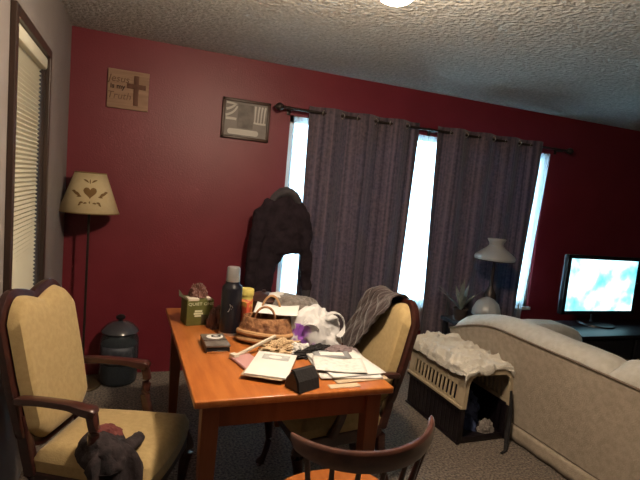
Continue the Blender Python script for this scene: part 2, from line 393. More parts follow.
# ------------------------------------------------------------------ curtains
cr = thing('curtain_rod', 'dark bronze curtain rod with carved ball finial on the left end', 'curtain rod', (0, YB - .10, 2.105))
obj('rod', G().tube([(1.04, 0, 0), (3.92, 0, 0)], .011, 12), 'darkmetal', cr)
fin = [(0, 0), (.012, .0), (.016, .006), (.012, .014), (.022, .022), (.03, .04), (.031, .052), (.024, .068), (.012, .078), (.008, .085), (0, .09)]
obj('finial', G().lathe(fin, 20, Matrix.Translation((1.045, 0, 0)) @ Matrix.Rotation(-PI / 2, 4, 'Y')), 'darkmetal', cr)
obj('finial', G().lathe(fin, 20, Matrix.Translation((3.915, 0, 0)) @ Matrix.Rotation(PI / 2, 4, 'Y')), 'darkmetal', cr)
for x in (1.10, 2.40, 3.87):
    obj('bracket', G().tube([(x, .10, .0), (x, .05, -.008), (x, 0, -.012)], .007, 8).box((x - .015, .09, -.04), (x + .015, .10, .03), .003), 'darkmetal', cr)

def curtain(label, x0t, x1t, x0b, x1b, wl, ph):
    t_ = thing('curtain', label, 'curtain', ((x0t + x1t) / 2, YB - .10, 0), 0, 'dark grommet curtains')
    cx = (x0t + x1t) / 2
    ztop = 2.15
    nu = int((x1t - x0t) * 90)
    def fn(u, v):
        z = .04 + (ztop - .04) * v
        k = 1 - v
        x = (x0t + (x1t - x0t) * u) * v + (x0b + (x1b - x0b) * u) * (1 - v)
        x += .02 * k * math.sin(u * 9 + ph) * math.sin(v * 3)
        ax = x0t + (x1t - x0t) * u
        a = 2 * PI * (ax - x0t) / wl + ph
        amp = .034 + .008 * nz3(ax, v * 1.5, 3)
        y = amp * math.sin(a + .5 * k * nz3(ax * 2, v * 2, 1)) + .012 * k * nz3(ax * 6, v * 3, 7)
        return (x - cx, y, z)
    obj('panel', G().grid(nu, 40, fn), 'curtain', t_, solid=.003)
    k = 0; xx = x0t + wl * .25 - ph / (2 * PI) * wl
    # grommets where the cloth crosses the rod
    j = 0
    while True:
        gx = x0t + (j * PI - ph) / (2 * PI) * wl; j += 1
        if gx < x0t + .02: continue
        if gx > x1t - .02: break
        g = G(); rr = .023
        g.tube([(0, rr * math.cos(a), rr * math.sin(a)) for a in [2 * PI * q / 18 for q in range(18)]], .0055, 8, closed=True, up=Vector((1, 0, 0)))
        o = obj('grommet', g, 'chrome', t_, loc=(gx - cx, 0, 2.105))
        o.rotation_euler = (0, 0, R(55 if j % 2 else -55))
    return t_
curtain('wide dark plum grommet curtain between the jacket and the bright middle gap', 1.245, 2.25, 1.27, 2.20, .30, .6)
curtain('wide dark plum grommet curtain on the right, behind the milk glass lamp', 2.43, 3.60, 2.50, 3.50, .30, .2)
def sheer(label, x0, x1, x0b, x1b, cl):
    cx = (x0 + x1) / 2
    def fn(u, v):
        x = (x0 + (x1 - x0) * u) * v + (x0b + (x1b - x0b) * u) * (1 - v)
        return (x - cx, .010 * math.sin(2 * PI * (x0 + (x1 - x0) * u) / .07) + .004 * nz3(u * 8, v * 3, 2), .3 + 1.76 * v)
    o = obj('sheer_curtain', G().grid(max(10, int((x1 - x0) * 120)), 20, fn), 'sheer', loc=(cx, YB - .035, 0))
    return tag(o, label, 'sheer curtain', 'white sheers against the glass')
sheer('white sheer glowing in the narrow gap above the hanging jacket', 1.14, 1.5, 1.14, 1.5, 0)
sheer('white sheer glowing in the broad gap between the two dark curtains', 1.55, 2.95, 1.55, 2.95, 0)
sheer('narrow white sheer strip at the far right edge of the window', 3.0, 3.80, 3.0, 3.69, 0)

# ------------------------------------------------------------------ wall decor
pq = thing('wooden_plaque', 'square wooden cross plaque with lettering high on the red wall', 'wall plaque', (-.08, YB, 1.94))
obj('board', G().box((-.135, -.018, 0), (.135, 0, .265), .003), 'plaque', pq)
obj('cross', G().box((.035, -.026, .03), (.068, -.018, .235), .002).box((-.01, -.0262, .145), (.115, -.018, .178), .002), 'cross', pq)
rt = (PI / 2, 0, 0)
text('lettering', 'Jesus', .068, 'plaqueink', pq, (-.065, -.0186, .20), rt, shear=.2)
text('lettering', 'is my', .046, 'plaqueinkd', pq, (-.07, -.0186, .148), rt, off=.0015)
text('lettering', 'Truth', .068, 'plaqueink', pq, (-.06, -.0186, .085), rt, shear=.2)

pf = thing('framed_picture', 'dark wood framed grey picture with pale caption strip on the red wall', 'picture', (.765, YB, 1.83))
fw, fh, b_ = .185, .30, .022
obj('frame', G().box((-fw, -.025, 0), (fw, 0, b_), .004).box((-fw, -.025, fh - b_), (fw, 0, fh), .004).box((-fw, -.025, 0), (-fw + b_, 0, fh), .004).box((fw - b_, -.025, 0), (fw, 0, fh), .004), 'framewood', pf)
obj('mount', G().box((-fw + .01, -.010, .01), (fw - .01, -.002, fh - .01)), 'mount', pf, smooth=False)
obj('portrait', G().box((-.065, -.0125, .085), (.055, -.0101, .262), .001), 'portrait', pf, smooth=False)
g = G()
def strip(p0, p1, p2, p3, w0, w1):
    def fn(u, v):
        t_ = u; P = [Vector(p) for p in (p0, p1, p2, p3)]
        c = (1 - t_) ** 3 * P[0] + 3 * (1 - t_) ** 2 * t_ * P[1] + 3 * (1 - t_) * t_ * t_ * P[2] + t_ ** 3 * P[3]
        d = 3 * (1 - t_) ** 2 * (P[1] - P[0]) + 6 * (1 - t_) * t_ * (P[2] - P[1]) + 3 * t_ * t_ * (P[3] - P[2])
        nn = Vector((-d.y, d.x)).normalized() * (w0 + (w1 - w0) * t_) * (v - .5)
        return (c.x + nn.x, -.0128, c.y + nn.y)
    return fn
g.grid(10, 1, strip((-.155, .265), (-.12, .262), (-.1, .262), (-.075, .258), .016, .012))
g.grid(10, 1, strip((-.155, .215), (-.12, .225), (-.10, .24), (-.08, .262), .02, .012))
g.grid(10, 1, strip((-.158, .17), (-.11, .185), (-.085, .21), (-.072, .245), .018, .012))
g.grid(10, 1, strip((-.155, .148), (-.12, .15), (-.1, .15), (-.075, .148), .02, .018))
for a in range(4):
    x = .068 + .024 * a
    g.grid(8, 1, strip((x, .14), (x + .002, .18), (x - .0, .22), (x + .008 - .006 * (a == 0), .262), .008, .014))
g.grid(6, 1, strip((.06, .137), (.09, .132), (.12, .132), (.155, .134), .014, .014))
obj('striped_print', g, 'whiteprint', pf, smooth=False, solid=.0006)
g = G(); cap = []
for i in range(9): cap.append((-.12 + .017 * math.cos(PI / 2 + PI * i / 8), .055 + .021 * math.sin(PI / 2 + PI * i / 8)))
for i in range(9): cap.append((.085 + .017 * math.cos(-PI / 2 + PI * i / 8), .055 + .021 * math.sin(-PI / 2 + PI * i / 8)))
obj('caption_strip', g.prism(cap, -.013, -.0101), 'whiteprint', pf, smooth=False)

# ------------------------------------------------------------------ floor lamp in the corner
LX, LY = -.28, 3.60
fl = thing('floor_lamp', 'floor lamp with parchment shade and heart stencil in the corner', 'lamp', (LX, LY, 0))
obj('base', G().lathe([(0, 0), (.12, 0), (.125, .008), (.12, .018), (.05, .03), (.02, .045), (.012, .07), (0, .07)], 36), 'brass', fl)
obj('pole', G().tube([(0, 0, .05), (0, 0, 1.25)], .008, 12), 'darkmetal', fl)
SH0, SH1, r0, r1 = 1.215, 1.475, .185, .095
g = G(); prof = [(r0, SH0), (r0 + (r1 - r0) * .5, (SH0 + SH1) / 2), (r1, SH1)]
sh = obj('lamp_shade', g.lathe(prof, 48, cap=False), 'shade', fl, solid=.002)
for z, r in ((SH0, r0), (SH1, r1)):
    obj('edging', G().tube([((r + .001) * math.cos(a), (r + .001) * math.sin(a), z) for a in [2 * PI * q / 48 for q in range(48)]], .004, 6, closed=True), 'shadetrim', sh)
g = G()
a0 = math.atan2(0 - LY, 0 - LX)
def onshade(u, v, o_=.003):
    z = SH0 + .125 + v; r = r0 + (r1 - r0) * (z - SH0) / (SH1 - SH0) + o_
    a = a0 + u / r
    return (r * math.cos(a), r * math.sin(a), z)
def patch(pts):
    pts = [(x * 1.2, y * 1.2 - .004) for x, y in pts]
    cx = sum(p[0] for p in pts) / len(pts); cy = sum(p[1] for p in pts) / len(pts)
    n = len(pts); vs = [onshade(cx, cy)] + [onshade(cx + (x - cx) * .5, cy + (y - cy) * .5) for x, y in pts] + [onshade(x, y) for x, y in pts]
    fs = []
    for i in range(n):
        j = (i + 1) % n
        fs += [(0, 1 + i, 1 + j), (1 + i, 1 + n + i, 1 + n + j, 1 + j)]
    g.add(vs, fs)
heart = []
for i in range(28):
    t_ = 2 * PI * i / 28
    heart.append((.0023 * 16 * math.sin(t_) ** 3 * .9, .0021 * (13 * math.cos(t_) - 5 * math.cos(2 * t_) - 2 * math.cos(3 * t_) - math.cos(4 * t_)) + .012))
patch(heart)
def leaf(x, y, ang, ln, w, curve=0.):
    pts = []
    for i in range(7):
        t_ = i / 6; pts.append((t_ * ln, w * math.sin(PI * t_) + curve * t_ * t_))
    for i in range(5, 0, -1):
        t_ = i / 6; pts.append((t_ * ln, -w * .35 * math.sin(PI * t_) + curve * t_ * t_))
    c, s = math.cos(ang), math.sin(ang)
    patch([(x + px * c - py * s, y + px * s + py * c) for px, py in pts])
for sg in (1, -1):
    def lf(x, y, a, ln, w): leaf(sg * x, y, a if sg > 0 else PI - a, ln, w * 1.35 * sg)
    lf(.045, -.012, R(25), .05, .009); lf(.04, -.012, R(-5), .028, .006); lf(.068, .006, R(15), .034, .007)
    lf(.006, .062, R(30), .035, .005); lf(.012, -.045, R(-10), .022, .005); lf(.03, -.042, R(-15), .026, .006); lf(.042, -.05, R(-35), .02, .005)
leaf(0, .055, R(90), .028, .004); leaf(0, -.048, R(90), .014, .005)
obj('heart_stencil', g, 'motif', sh, smooth=False)
obj('socket', G().lathe([(0, 0), (.02, 0), (.02, .06), (.012, .07), (0, .07)], 16).tube([(-r1 + .004, 0, .2), (0, 0, .2), (r1 - .004, 0, .2)], .002, 6).tube([(0, 0, .05), (0, 0, .2)], .003, 6), 'darkmetal', fl, loc=(0, 0, 1.25))

# ------------------------------------------------------------------ glass jar
jr = thing('glass_jar', 'large lidded glass jar standing on carpet below the red wall', 'jar', (-.05, 3.645, 0))
obj('body', G().lathe([(0, 0), (.10, 0), (.12, .015), (.128, .05), (.13, .2), (.128, .32), (.115, .355), (.105, .375)], 40, cap=False), 'jarglass', jr, solid=.004)
obj('contents', G().lathe([(0, .008), (.10, .01), (.118, .03), (.122, .20), (.122, .29), (0, .295)], 32), 'water', jr)
obj('label', G().grid(14, 4, lambda u, v: (.1325 * math.cos(R(-150 + 105 * u)), .1325 * math.sin(R(-150 + 105 * u)), .16 + .13 * v)), 'jarlabel', jr, solid=.001)
jl = obj('lid', G().lathe([(.0, .372), (.122, .372), (.128, .38), (.12, .395), (.09, .425), (.05, .445), (0, .45)], 40), 'jarlid', jr)
obj('knob', G().lathe([(0, .445), (.015, .445), (.012, .458), (.03, .468), (.033, .482), (.02, .494), (0, .496)], 20), 'black', jl)

# ------------------------------------------------------------------ dining table
TBX, TBY, TRZ = .60, 2.245, R(1.2)
tb = thing('dining_table', 'rectangular orange brown wooden dining table covered with clutter', 'table', (TBX, TBY, 0), TRZ)
hx, hy = .39, .625
obj('tabletop', G().box((-hx, -hy, .722), (hx, hy, .75), .006, seg=3), 'tabletop', tb)
obj('apron', G().box((-hx + .06, -hy + .055, .625), (hx - .06, -hy + .08, .722)).box((-hx + .06, hy - .08, .625), (hx - .06, hy - .055, .722))
    .box((-hx + .055, -hy + .06, .625), (-hx + .08, hy - .06, .722)).box((hx - .08, -hy + .06, .625), (hx - .055, hy - .06, .722)), 'tableleg', tb, smooth=False)
for sx in (-1, 1):
    for sy in (-1, 1):
        cx, cy = sx * (hx - .065), sy * (hy - .065)
        g = G()
        vs = []
        for z, h in ((0, .019), (.60, .031), (.722, .031)):
            ox, oy = -sx * 0, -sy * 0
            vs += [(cx + ox + a * h, cy + oy + c * h, z) for a, c in ((-1, -1), (1, -1), (1, 1), (-1, 1))]
        g.add(vs, [(3, 2, 1, 0), (8, 9, 10, 11)] + [(k * 4 + i, k * 4 + (i + 1) % 4, k * 4 + 4 + (i + 1) % 4, k * 4 + 4 + i) for k in (0, 1) for i in range(4)])
        obj('leg', g, 'tableleg', tb, smooth=False, bevel=.003)

# ------------------------------------------------------------------ upholstered armchairs
def armchair():
    t_ = thing('armchair', 'x', 'armchair', (0, 0, 0), 0, 'cream upholstered armchairs at the table')
    # seat cushion (trapezoid, crowned)
    def seatpt(u, v, z):
        x = -.235 + .50 * u; hwid = .205 + .055 * u; y = (v * 2 - 1) * hwid
        fr = -.02 * (2 * v - 1) ** 2 * (u > .9)
        return x + fr, y, z
    g = G(); n = 14
    def top(u, v):
        e_ = min(1, min(u, 1 - u, v, 1 - v) * 7); k = math.sqrt(1 - (1 - e_) ** 2)
        x, y, _ = seatpt(u, v, 0); return (x, y, .432 + .05 * k + .012 * math.sin(PI * u) * math.sin(PI * v))
    def bot(u, v):
        x, y, _ = seatpt(u, 1 - v, 0); return (x, y, .385)
    g.grid(n * 2, n * 2, top)
    per = [(i / 20, 0) for i in range(20)] + [(1, i / 20) for i in range(20)] + [(1 - i / 20, 1) for i in range(20)] + [(0, 1 - i / 20) for i in range(20)]
    vs = [top(u, v) for u, v in per] + [seatpt(u, v, .385) for u, v in per]; k = len(per)
    g.add(vs, [(i, (i + 1) % k, (i + 1) % k + k, i + k) for i in range(k)] + [tuple(range(k, 2 * k))])
    obj('seat', g, 'cream', t_)
    rail = [seatpt(u, v, 0) for u, v in ((0, 0), (1, 0), (1, 1), (0, 1))]
    p = [(x, y) for x, y, _ in rail]
    obj('seat_frame', G().prism([(a * 1.03, c * 1.03) for a, c in p], .325, .392, 'z'), 'cherry', t_, smooth=False, bevel=.008)
    # backrest: leaning plane; local u across (Y), w along height
    tilt = R(13); bx, bz = -.235, .43
    def bp(y, h, d=0.): return (bx - h * math.sin(tilt) + d * math.cos(tilt), y, bz + h * math.cos(tilt) + d * math.sin(tilt))
    def hwd(h): return .175 + .045 * min(1, max(0, h) / .25) + .0 * h
    def toph(y):
        a = abs(y) / .22
        return .565 + .03 * math.sin(min(1, a / .62) * PI / 2) - (.095 * max(0, (a - .55) / .45) ** 2)
    H0 = .04
    def both(y):
        a = abs(y) / .22; return H0 + .07 * max(0, (a - .45) / .55) ** 2
    def back(depth_mid, depth_edge, k=1.):
        def fn(u, v):
            s = (u * 2 - 1); y0 = s * .22 * k
            h0, h1 = both(y0) + (1 - k) * .2, toph(y0) - (1 - k) * .2
            h = h0 + (h1 - h0) * v
            e_ = min(1, min(1 - abs(s), v, 1 - v) * 7); q = math.sqrt(max(0, 1 - (1 - e_) ** 2))
            y = y0 * (.90 + .10 * min(1, h / .3))
            return bp(y, h, depth_edge + (depth_mid - depth_edge) * q)
        return fn
    g = G(); g.grid(28, 36, back(.05, .002, .975)); g.grid(28, 36, back(-.028, -.022, .975))
    obj('backrest', g, 'cream', t_)
    # wooden surround following the outline
    path = []
    fb = back(0, -.022, 1.)
    for i in range(25): path.append(fb(0, i / 24))
    for i in range(1, 41): path.append(fb(i / 40, 1))
    for i in range(1, 25): path.append(fb(1, 1 - i / 24))
    for i in range(1, 24): path.append(fb(1 - i / 24, 0))
    obj('back_frame', G().tube(path, .021, 10, sx=1.15, sz=.85, closed=True, up=Vector((1, 0, .2)), square=True), 'cherry', t_)
    for s in (-1, 1):
        # rear leg continuing into the back
        y = s * .195
        obj('leg', G().stube([(-.33, y * 1.02, 0), (-.275, y, .16), (-.238, y, .34), bp(y, .05, -.02), bp(y, .17, -.02)], [.017, .021, .026, .024, .022], 10, square=True), 'cherry', t_)
        # cabriole front leg
        y = s * .235
        obj('leg', G().stube([(.262, y * 1.05, 0), (.268, y * 1.06, .012), (.25, y * 1.03, .05), (.232, y, .14), (.238, y, .24), (.25, y * 1.02, .32), (.225, y, .385)],
                            [.022, .026, .017, .018, .026, .033, .028], 12), 'cherry', t_)
        # arm with rear knob, and its scrolled support
        z = .665
        a = [(-.288, s * .235, z - .005), (-.268, s * .238, z), (-.2, s * .243, z + .006), (-.08, s * .25, z + .006), (-.02, s * .258, z), (.018, s * .262, z - .004), (.034, s * .262, z - .01)]
        obj('arm', G().stube(a, [.014, .020, .019, .020, .024, .026, .017], 12, sx=1.15, sz=.72, square=True), 'armwood', t_)
        obj('arm_support', G().stube([(.015, s * .26, z - .01), (.028, s * .262, .60), (.025, s * .258, .53), (.045, s * .256, .46), (.085, s * .252, .385)], [.019, .018, .018, .020, .024], 10, square=True), 'armwood', t_)
    return t_
def copy_tree(o, parent=None):
    c = o.copy(); COL.objects.link(c); c.parent = parent
    for ch in list(o.children): copy_tree(ch, c)
    return c
ac = armchair()
ac2 = copy_tree(ac)
ac.location = (-.025, 1.985, 0); ac.rotation_euler.z = R(-23); ac.scale = (.93, .89, 1.01)
ac['label'] = 'cream upholstered wooden armchair at left, close to the beige wall'
ac2.scale = (.93, .93, .965); ac2.location = (.965, 2.2, 0); ac2.rotation_euler.z = R(183)
ac2['label'] = 'cream upholstered armchair right of the table with a grey blanket over its back'

# blanket over the right armchair
def blanket():
    rz = R(183); base = Matrix.Translation((.965, 2.2, 0)) @ Matrix.Rotation(rz, 4, 'Z') @ Matrix.Diagonal((.93, .93, .965, 1))
    tilt = R(13)
    def fn(u, v):
        # u: 0 far side .. 1 near side; v: 0 front hem .. 1 back hem.  chair local: far side (world +Y) is local -Y
        y = -.285 + .375 * u
        fl_ = .47 - .50 * max(0, u - .30) ** .9 - .02 * math.sin(u * 9)      # length hanging in front
        fl_ = max(.07, fl_); bk = .34
        tot = fl_ + .08 + bk; s = v * tot
        a = abs(y) / .22
        topz = .585 + .02 * math.sin(min(1, a / .62) * PI / 2) - .095 * max(0, (min(a, 1.15) - .55) / .45) ** 2
        out = max(0, -y - .21)     # past the far stile the cloth droops
        topz -= out * .9
        fold = .017 * math.sin(y * 70 + s * 9) + .035 * nz3(y * 10, s * 9, 4)
        if s < fl_: h = topz - (fl_ - s); d = .068 + abs(fold) + .03 * (1 - s / fl_)
        elif s < fl_ + .08:
            k = (s - fl_) / .08; h = topz + .018 * math.sin(PI * k) + abs(fold) * .5; d = .068 - .115 * k
        else: h = topz - (s - fl_ - .08); d = -.055 - abs(fold)
        y += .012 * math.sin(s * 20)
        y -= .05 * (1 - u) * max(0, (fl_ - s)) / .4
        x = -.235 - h * math.sin(tilt) + d * math.cos(tilt); z = .43 + h * math.cos(tilt) + d * math.sin(tilt)
        return tuple(base @ Vector((x, y, z)))
    o = obj('throw_blanket', G().grid(50, 70, fn, keepuv=True), 'blanket', solid=.008, sub=1)
    return tag(o, 'grey brown patterned blanket draped over the right armchair back', 'blanket')
blanket()

# dark clothes on the left armchair
cl = obj('flannel_shirt', crumple(.085, .125, .085, 3, .18, 1.3, .06), 'garment', loc=(-.055, 1.79, .49), rot=(0, 0, R(20)))
tag(cl, 'crumpled dark shirt with maroon lining on the left armchair seat', 'shirt')
obj('maroon_lining', crumple(.055, .05, .035, 5, .25, 1.8, .10), 'maroon', cl, loc=(.015, .04, .05), rot=(.2, .1, .4))
obj('sleeve', G().tube([(.03, -.05, .03), (.085, -.03, .035), (.12, .01, .03), (.135, .04, .025)], [.03, .032, .026, .022], 12, sz=.7), 'garment', cl, disp=(.02, .04), sub=1)
obj('shirt_tail', G().grid(16, 16, lambda u, v: (-.085 + (.17 + .03 * v) * u, -.07 - .07 * math.sin(v * 1.57) - .010 * math.sin(u * 15 + v), .075 * math.cos(min(1, v * 2.2) * 1.57) * (1 - (2 * u - 1) ** 2) ** .5 - .22 * max(0, v - .3))), 'garment', cl, solid=.006)

# ------------------------------------------------------------------ windsor chair in the foreground
wc = thing('windsor_chair', 'dark bow rail spindle chair with glossy orange seat in foreground', 'chair', (.685, 1.375, 0), R(3))
def seat_out(a):
    x = .215 * math.copysign(abs(math.cos(a)) ** .8, math.cos(a)); y = .205 * math.copysign(abs(math.sin(a)) ** .85, math.sin(a))
    return x * (1 + .08 * math.sin(a)), y
g = G(); n = 40; rings = ((1.0, .452), (1.0, .462), (.975, .471), (.9, .470), (.65, .460), (.3, .457), (.02, .457))
low = ((.02, .425), (.85, .425), (.96, .436))
vs = []; fs = []
allr = list(low) + list(rings)
for k, z in allr:
    for i in range(n):
        x, y = seat_out(2 * PI * i / n); vs.append((x * k, y * k, z))
for j in range(len(allr) - 1):
    for i in range(n): fs.append((j * n + i, j * n + (i + 1) % n, (j + 1) * n + (i + 1) % n, (j + 1) * n + i))
fs += [tuple(range(n)), tuple(range((len(allr) - 1) * n, len(allr) * n))]
obj('seat', g.add(vs, fs), 'seatwood', wc)
# bowed top rail (swept slab)
def railc(t_):      # t -1..1
    a = R(64) * t_
    return Vector((.272 * math.sin(a), -.245 + .235 * (1 - math.cos(a)), .795 + .018 * (t_ * t_)))
vs = []; fs = []; n = 40
for i in range(n + 1):
    t_ = -1 + 2 * i / n; c = railc(t_); d = (railc(t_ + .01) - railc(t_ - .01)).normalized(); nn = Vector((-d.y, d.x, 0)).normalized()
    e_ = max(.05, min(1, (1 - abs(t_)) * 14)); hgt = (.068 - .030 * abs(t_) ** 3) * (.45 + .55 * math.sqrt(e_)); th = .011 * math.sqrt(e_)
    for a, z in ((-1, -hgt), (-1.15, -hgt * .5), (-1, -.006), (-.5, 0), (.5, 0), (1, -.006), (1.15, -hgt * .5), (1, -hgt)):
        vs.append(c + nn * th * a + Vector((0, 0, z)))
k = 8
for i in range(n):
    for j in range(k): fs.append((i * k + j, i * k + (j + 1) % k, (i + 1) * k + (j + 1) % k, (i + 1) * k + j))
fs += [tuple(range(k)), tuple(range(n * k, (n + 1) * k))]
g = G().add(vs, fs)
obj('top_rail', g, 'railwood', wc, sub=1)
for i in range(7):
    t_ = -.78 + 1.56 * i / 6; c = railc(t_); a = R(-90 + 70 * t_ * 1.0)
    x, y = seat_out(a); b0 = Vector((x * .88, y * .88, .462)); b1 = c + Vector((0, 0, -.045))
    mid = b0.lerp(b1, .45)
    obj('spindle', G().tube([b0, b0.lerp(b1, .15), mid, b0.lerp(b1, .8), b1], [.007, .008, .011, .008, .007], 10), 'cherry', wc)
for sx in (-1, 1):
    for sy in (-1, 1):
        p0 = Vector((sx * .13, sy * .13, .43)); p1 = Vector((sx * .20, sy * .20, 0))
        obj('leg', G().tube([p0.lerp(p1, q) for q in (0, .1, .3, .5, .54, .6, .8, 1)], [.014, .015, .019, .02, .016, .02, .017, .012], 12), 'cherry', wc)
    a = Vector((sx * .165, -.165, .2)); c = Vector((sx * .165, .165, .2))
    obj('stretcher', G().tube([a, a.lerp(c, .5), c], [.008, .013, .008], 10), 'cherry', wc)
obj('stretcher', G().tube([(-.165, 0, .2), (0, 0, .2), (.165, 0, .2)], [.008, .013, .008], 10), 'cherry', wc)

# ------------------------------------------------------------------ jacket hanging at the left of the window
g = G()
jx = 1.08
def loft(rows, n=20):
    vs = []; fs = []
    for (cx, cz, rx, ry, cy) in rows:
        for i in range(n):
            a = 2 * PI * i / n
            vs.append((cx + rx * math.cos(a), cy + ry * math.sin(a), cz))
    for j in range(len(rows) - 1):
        for i in range(n): fs.append((j * n + i, j * n + (i + 1) % n, (j + 1) * n + (i + 1) % n, (j + 1) * n + i))
    fs += [tuple(range(n)), tuple(range((len(rows) - 1) * n, len(rows) * n))]
    g.add(vs, fs)
loft([(.00, 1.44, .07, .04, 0), (.0, 1.38, .12, .055, 0), (-.01, 1.30, .17, .065, 0), (-.02, 1.20, .19, .07, 0), (-.025, 1.08, .195, .07, 0), (-.02, .98, .19, .06, 0)])
loft([(-.02, 1.06, .18, .06, 0), (-.08, .98, .13, .055, 0), (-.115, .88, .095, .05, 0), (-.125, .74, .085, .045, 0), (-.13, .66, .08, .04, 0)])
g.tube([(-.10, 0, 1.38), (-.165, -.02, 1.28), (-.205, -.045, 1.12), (-.225, -.045, .95), (-.225, -.03, .78), (-.22, -.03, .68)], [.05, .062, .058, .052, .047, .043], 16)
g.tube([(.10, 0, 1.38), (.155, -.02, 1.28), (.185, -.045, 1.12), (.205, -.045, .95), (.225, -.025, .80), (.232, -.025, .69)], [.05, .060, .055, .050, .045, .040], 16)
jk = obj('jacket', g, 'jacket', loc=(jx, YB - .155 + .0, 0), remesh=.009, disp=(.036, .08))
tag(jk, 'charcoal hooded jacket hanging against the wall at the window edge', 'jacket')
gh = G()
gh.tube([(-.11, -.01, 1.37), (-.07, -.02, 1.44), (0, -.02, 1.475), (.08, -.02, 1.45), (.14, -.02, 1.35)], [.03, .045, .05, .045, .03], 16, sz=.8)
obj('hood', gh, 'jackethood', jk, disp=(.02, .05), sub=1)
for x, z in ((-.222, .665), (.233, .675)):
    obj('cuff', G().tube([(x, -.03, z - .035), (x, -.03, z + .03)], [.036, .040], 16), 'jackethood', jk)

# ------------------------------------------------------------------ pet crate
CX0, CX1, CY0, CY1, CZ = 1.955, 2.345, 2.37, 3.0, .48
cr = thing('pet_crate', 'pet carrier with cream slatted top half and dark base beside sofa', 'pet crate', ((CX0 + CX1) / 2, (CY0 + CY1) / 2, 0))
hx, hy = .195, .315
# lower half: open tub
g = G()
zs = .235
g.box((-hx + .01, -hy + .01, .0), (hx - .01, hy - .01, .018), .004)
g.box((-hx + .008, -hy + .01, .01), (-hx + .018, hy - .01, zs)).box((hx - .018, -hy + .01, .01), (hx - .008, hy - .01, zs)).box((-hx + .01, hy - .02, .01), (hx - .01, hy - .01, zs))
g.box((-hx + .01, -hy + .005, .01), (hx - .01, -hy + .02, .045), .004)
g.box((-hx - .012, -hy, zs - .018), (-hx + .02, hy, zs), .004).box((hx - .02, -hy, zs - .018), (hx + .012, hy, zs), .004).box((-hx, hy - .02, zs - .018), (hx, hy + .01, zs), .004)
g.box((-hx + .0, -hy + .002, .01), (-hx + .035, -hy + .02, zs), .004).box((hx - .035, -hy + .002, .01), (hx, -hy + .02, zs), .004)
for i in range(12):
    y = -hy + .06 + i * .045
    for s in (-1, 1): g.box((s * (hx - .012) - .006, y, .03), (s * (hx - .012) + .006, y + .014, zs - .02), .003)
g.box((-hx - .004, -hy, .0), (-hx + .02, hy, .014), .004).box((hx - .02, -hy, .0), (hx + .004, hy, .014), .004)
obj('base', g, 'crate_bot', cr)
# upper half
g = G(); zt = CZ
def sec(x_in=0.):
    pts = [(-hx, zs + .0), (-hx + .012, .41), (-hx + .03, .452), (-hx + .07, zt), (hx - .07, zt), (hx - .03, .452), (hx - .012, .41), (hx, zs)]
    return pts
def slab(y0, y1, pts, th=.008):
    inner = [(x * (1 - th / hx * 1.0), z - (th if z > .4 else 0)) for x, z in pts]
    poly = pts + inner[::-1]
    n_ = len(pts)
    for i in range(n_ - 1):
        a, b2, c, d = pts[i], pts[i + 1], inner[i + 1], inner[i]
        g.prism([a, b2, c, d], y0, y1)
roof = sec()[1:-1]
slab(-hy, hy, roof)
for s in (-1, 1):
    def sx(z): return s * (hx - .012 * (z - zs) / .15)
    def wallbox(y0, y1, z0, z1, t0=.008):
        a = [(sx(z0), z0), (sx(z1), z1), (sx(z1) - s * t0, z1), (sx(z0) - s * t0, z0)]
        g.prism(a, y0, y1)
    wallbox(-hy, hy, zs, zs + .030); wallbox(-hy, hy, .36, .412)
    wallbox(-hy, -hy + .07, zs, .412); wallbox(hy - .06, hy, zs, .412)
    k = 12
    for i in range(k + 1):
        y = -hy + .07 + (2 * hy - .13) * i / k
        wallbox(y - .0075, y + .0075, zs, .412)
    g.box((s * hx - .012, -hy - .006, zs - .002), (s * hx + .012, hy + .006, zs + .016), .004)
# back plate and front rim with a big opening
g.prism(sec(), hy - .008, hy)
rimo = sec(); rimi = [(-hx + .03, zs), (-hx + .035, .39), (-hx + .05, .425), (-hx + .08, .445), (hx - .08, .445), (hx - .05, .425), (hx - .035, .39), (hx - .03, zs)]
for i in range(7): g.prism([rimo[i], rimo[i + 1], rimi[i + 1], rimi[i]], -hy - .008, -hy + .012)
obj('top_shell', g, 'crate_top', cr, smooth=False)
g = G()
dm = Matrix.Translation((hx - .03, -hy - .01, .05)) @ Matrix.Rotation(R(-82), 4, 'Z')   # swung open towards the room
dw, dh = .30, .35
for i in range(8): g.tube([(-dw * i / 7, 0, 0), (-dw * i / 7, 0, dh)], .0028, 6, mtx=dm)
for i in range(6): g.tube([(0, 0, dh * i / 5), (-dw, 0, dh * i / 5)], .0028, 6, mtx=dm)
bd = thing('dog_blanket', 'navy blanket bunched up inside the pet carrier', 'blanket', (2.15, 2.66, .02))
obj('blanket_bulk', crumple(.125, .16, .20, 11, .3, 2.2, .2), 'bluefab', bd)
rg = obj('rag', crumple(.055, .035, .07, 12, .35, 2.5, .2), 'greyfab', loc=(2.24, 2.46, .02)); tag(rg, 'pale grey rag at the mouth of the pet carrier', 'rag')
st = obj('leash', G().tube([(2.305, 2.345, .34), (2.31, 2.33, .2), (2.30, 2.325, .06), (2.28, 2.30, .008), (2.22, 2.24, .006), (2.17, 2.22, .006)], [.012, .014, .016, .014, .012, .008], 8, sz=.5), 'blackmatte')
tag(st, 'dark strap trailing from the carrier opening onto the carpet', 'strap')

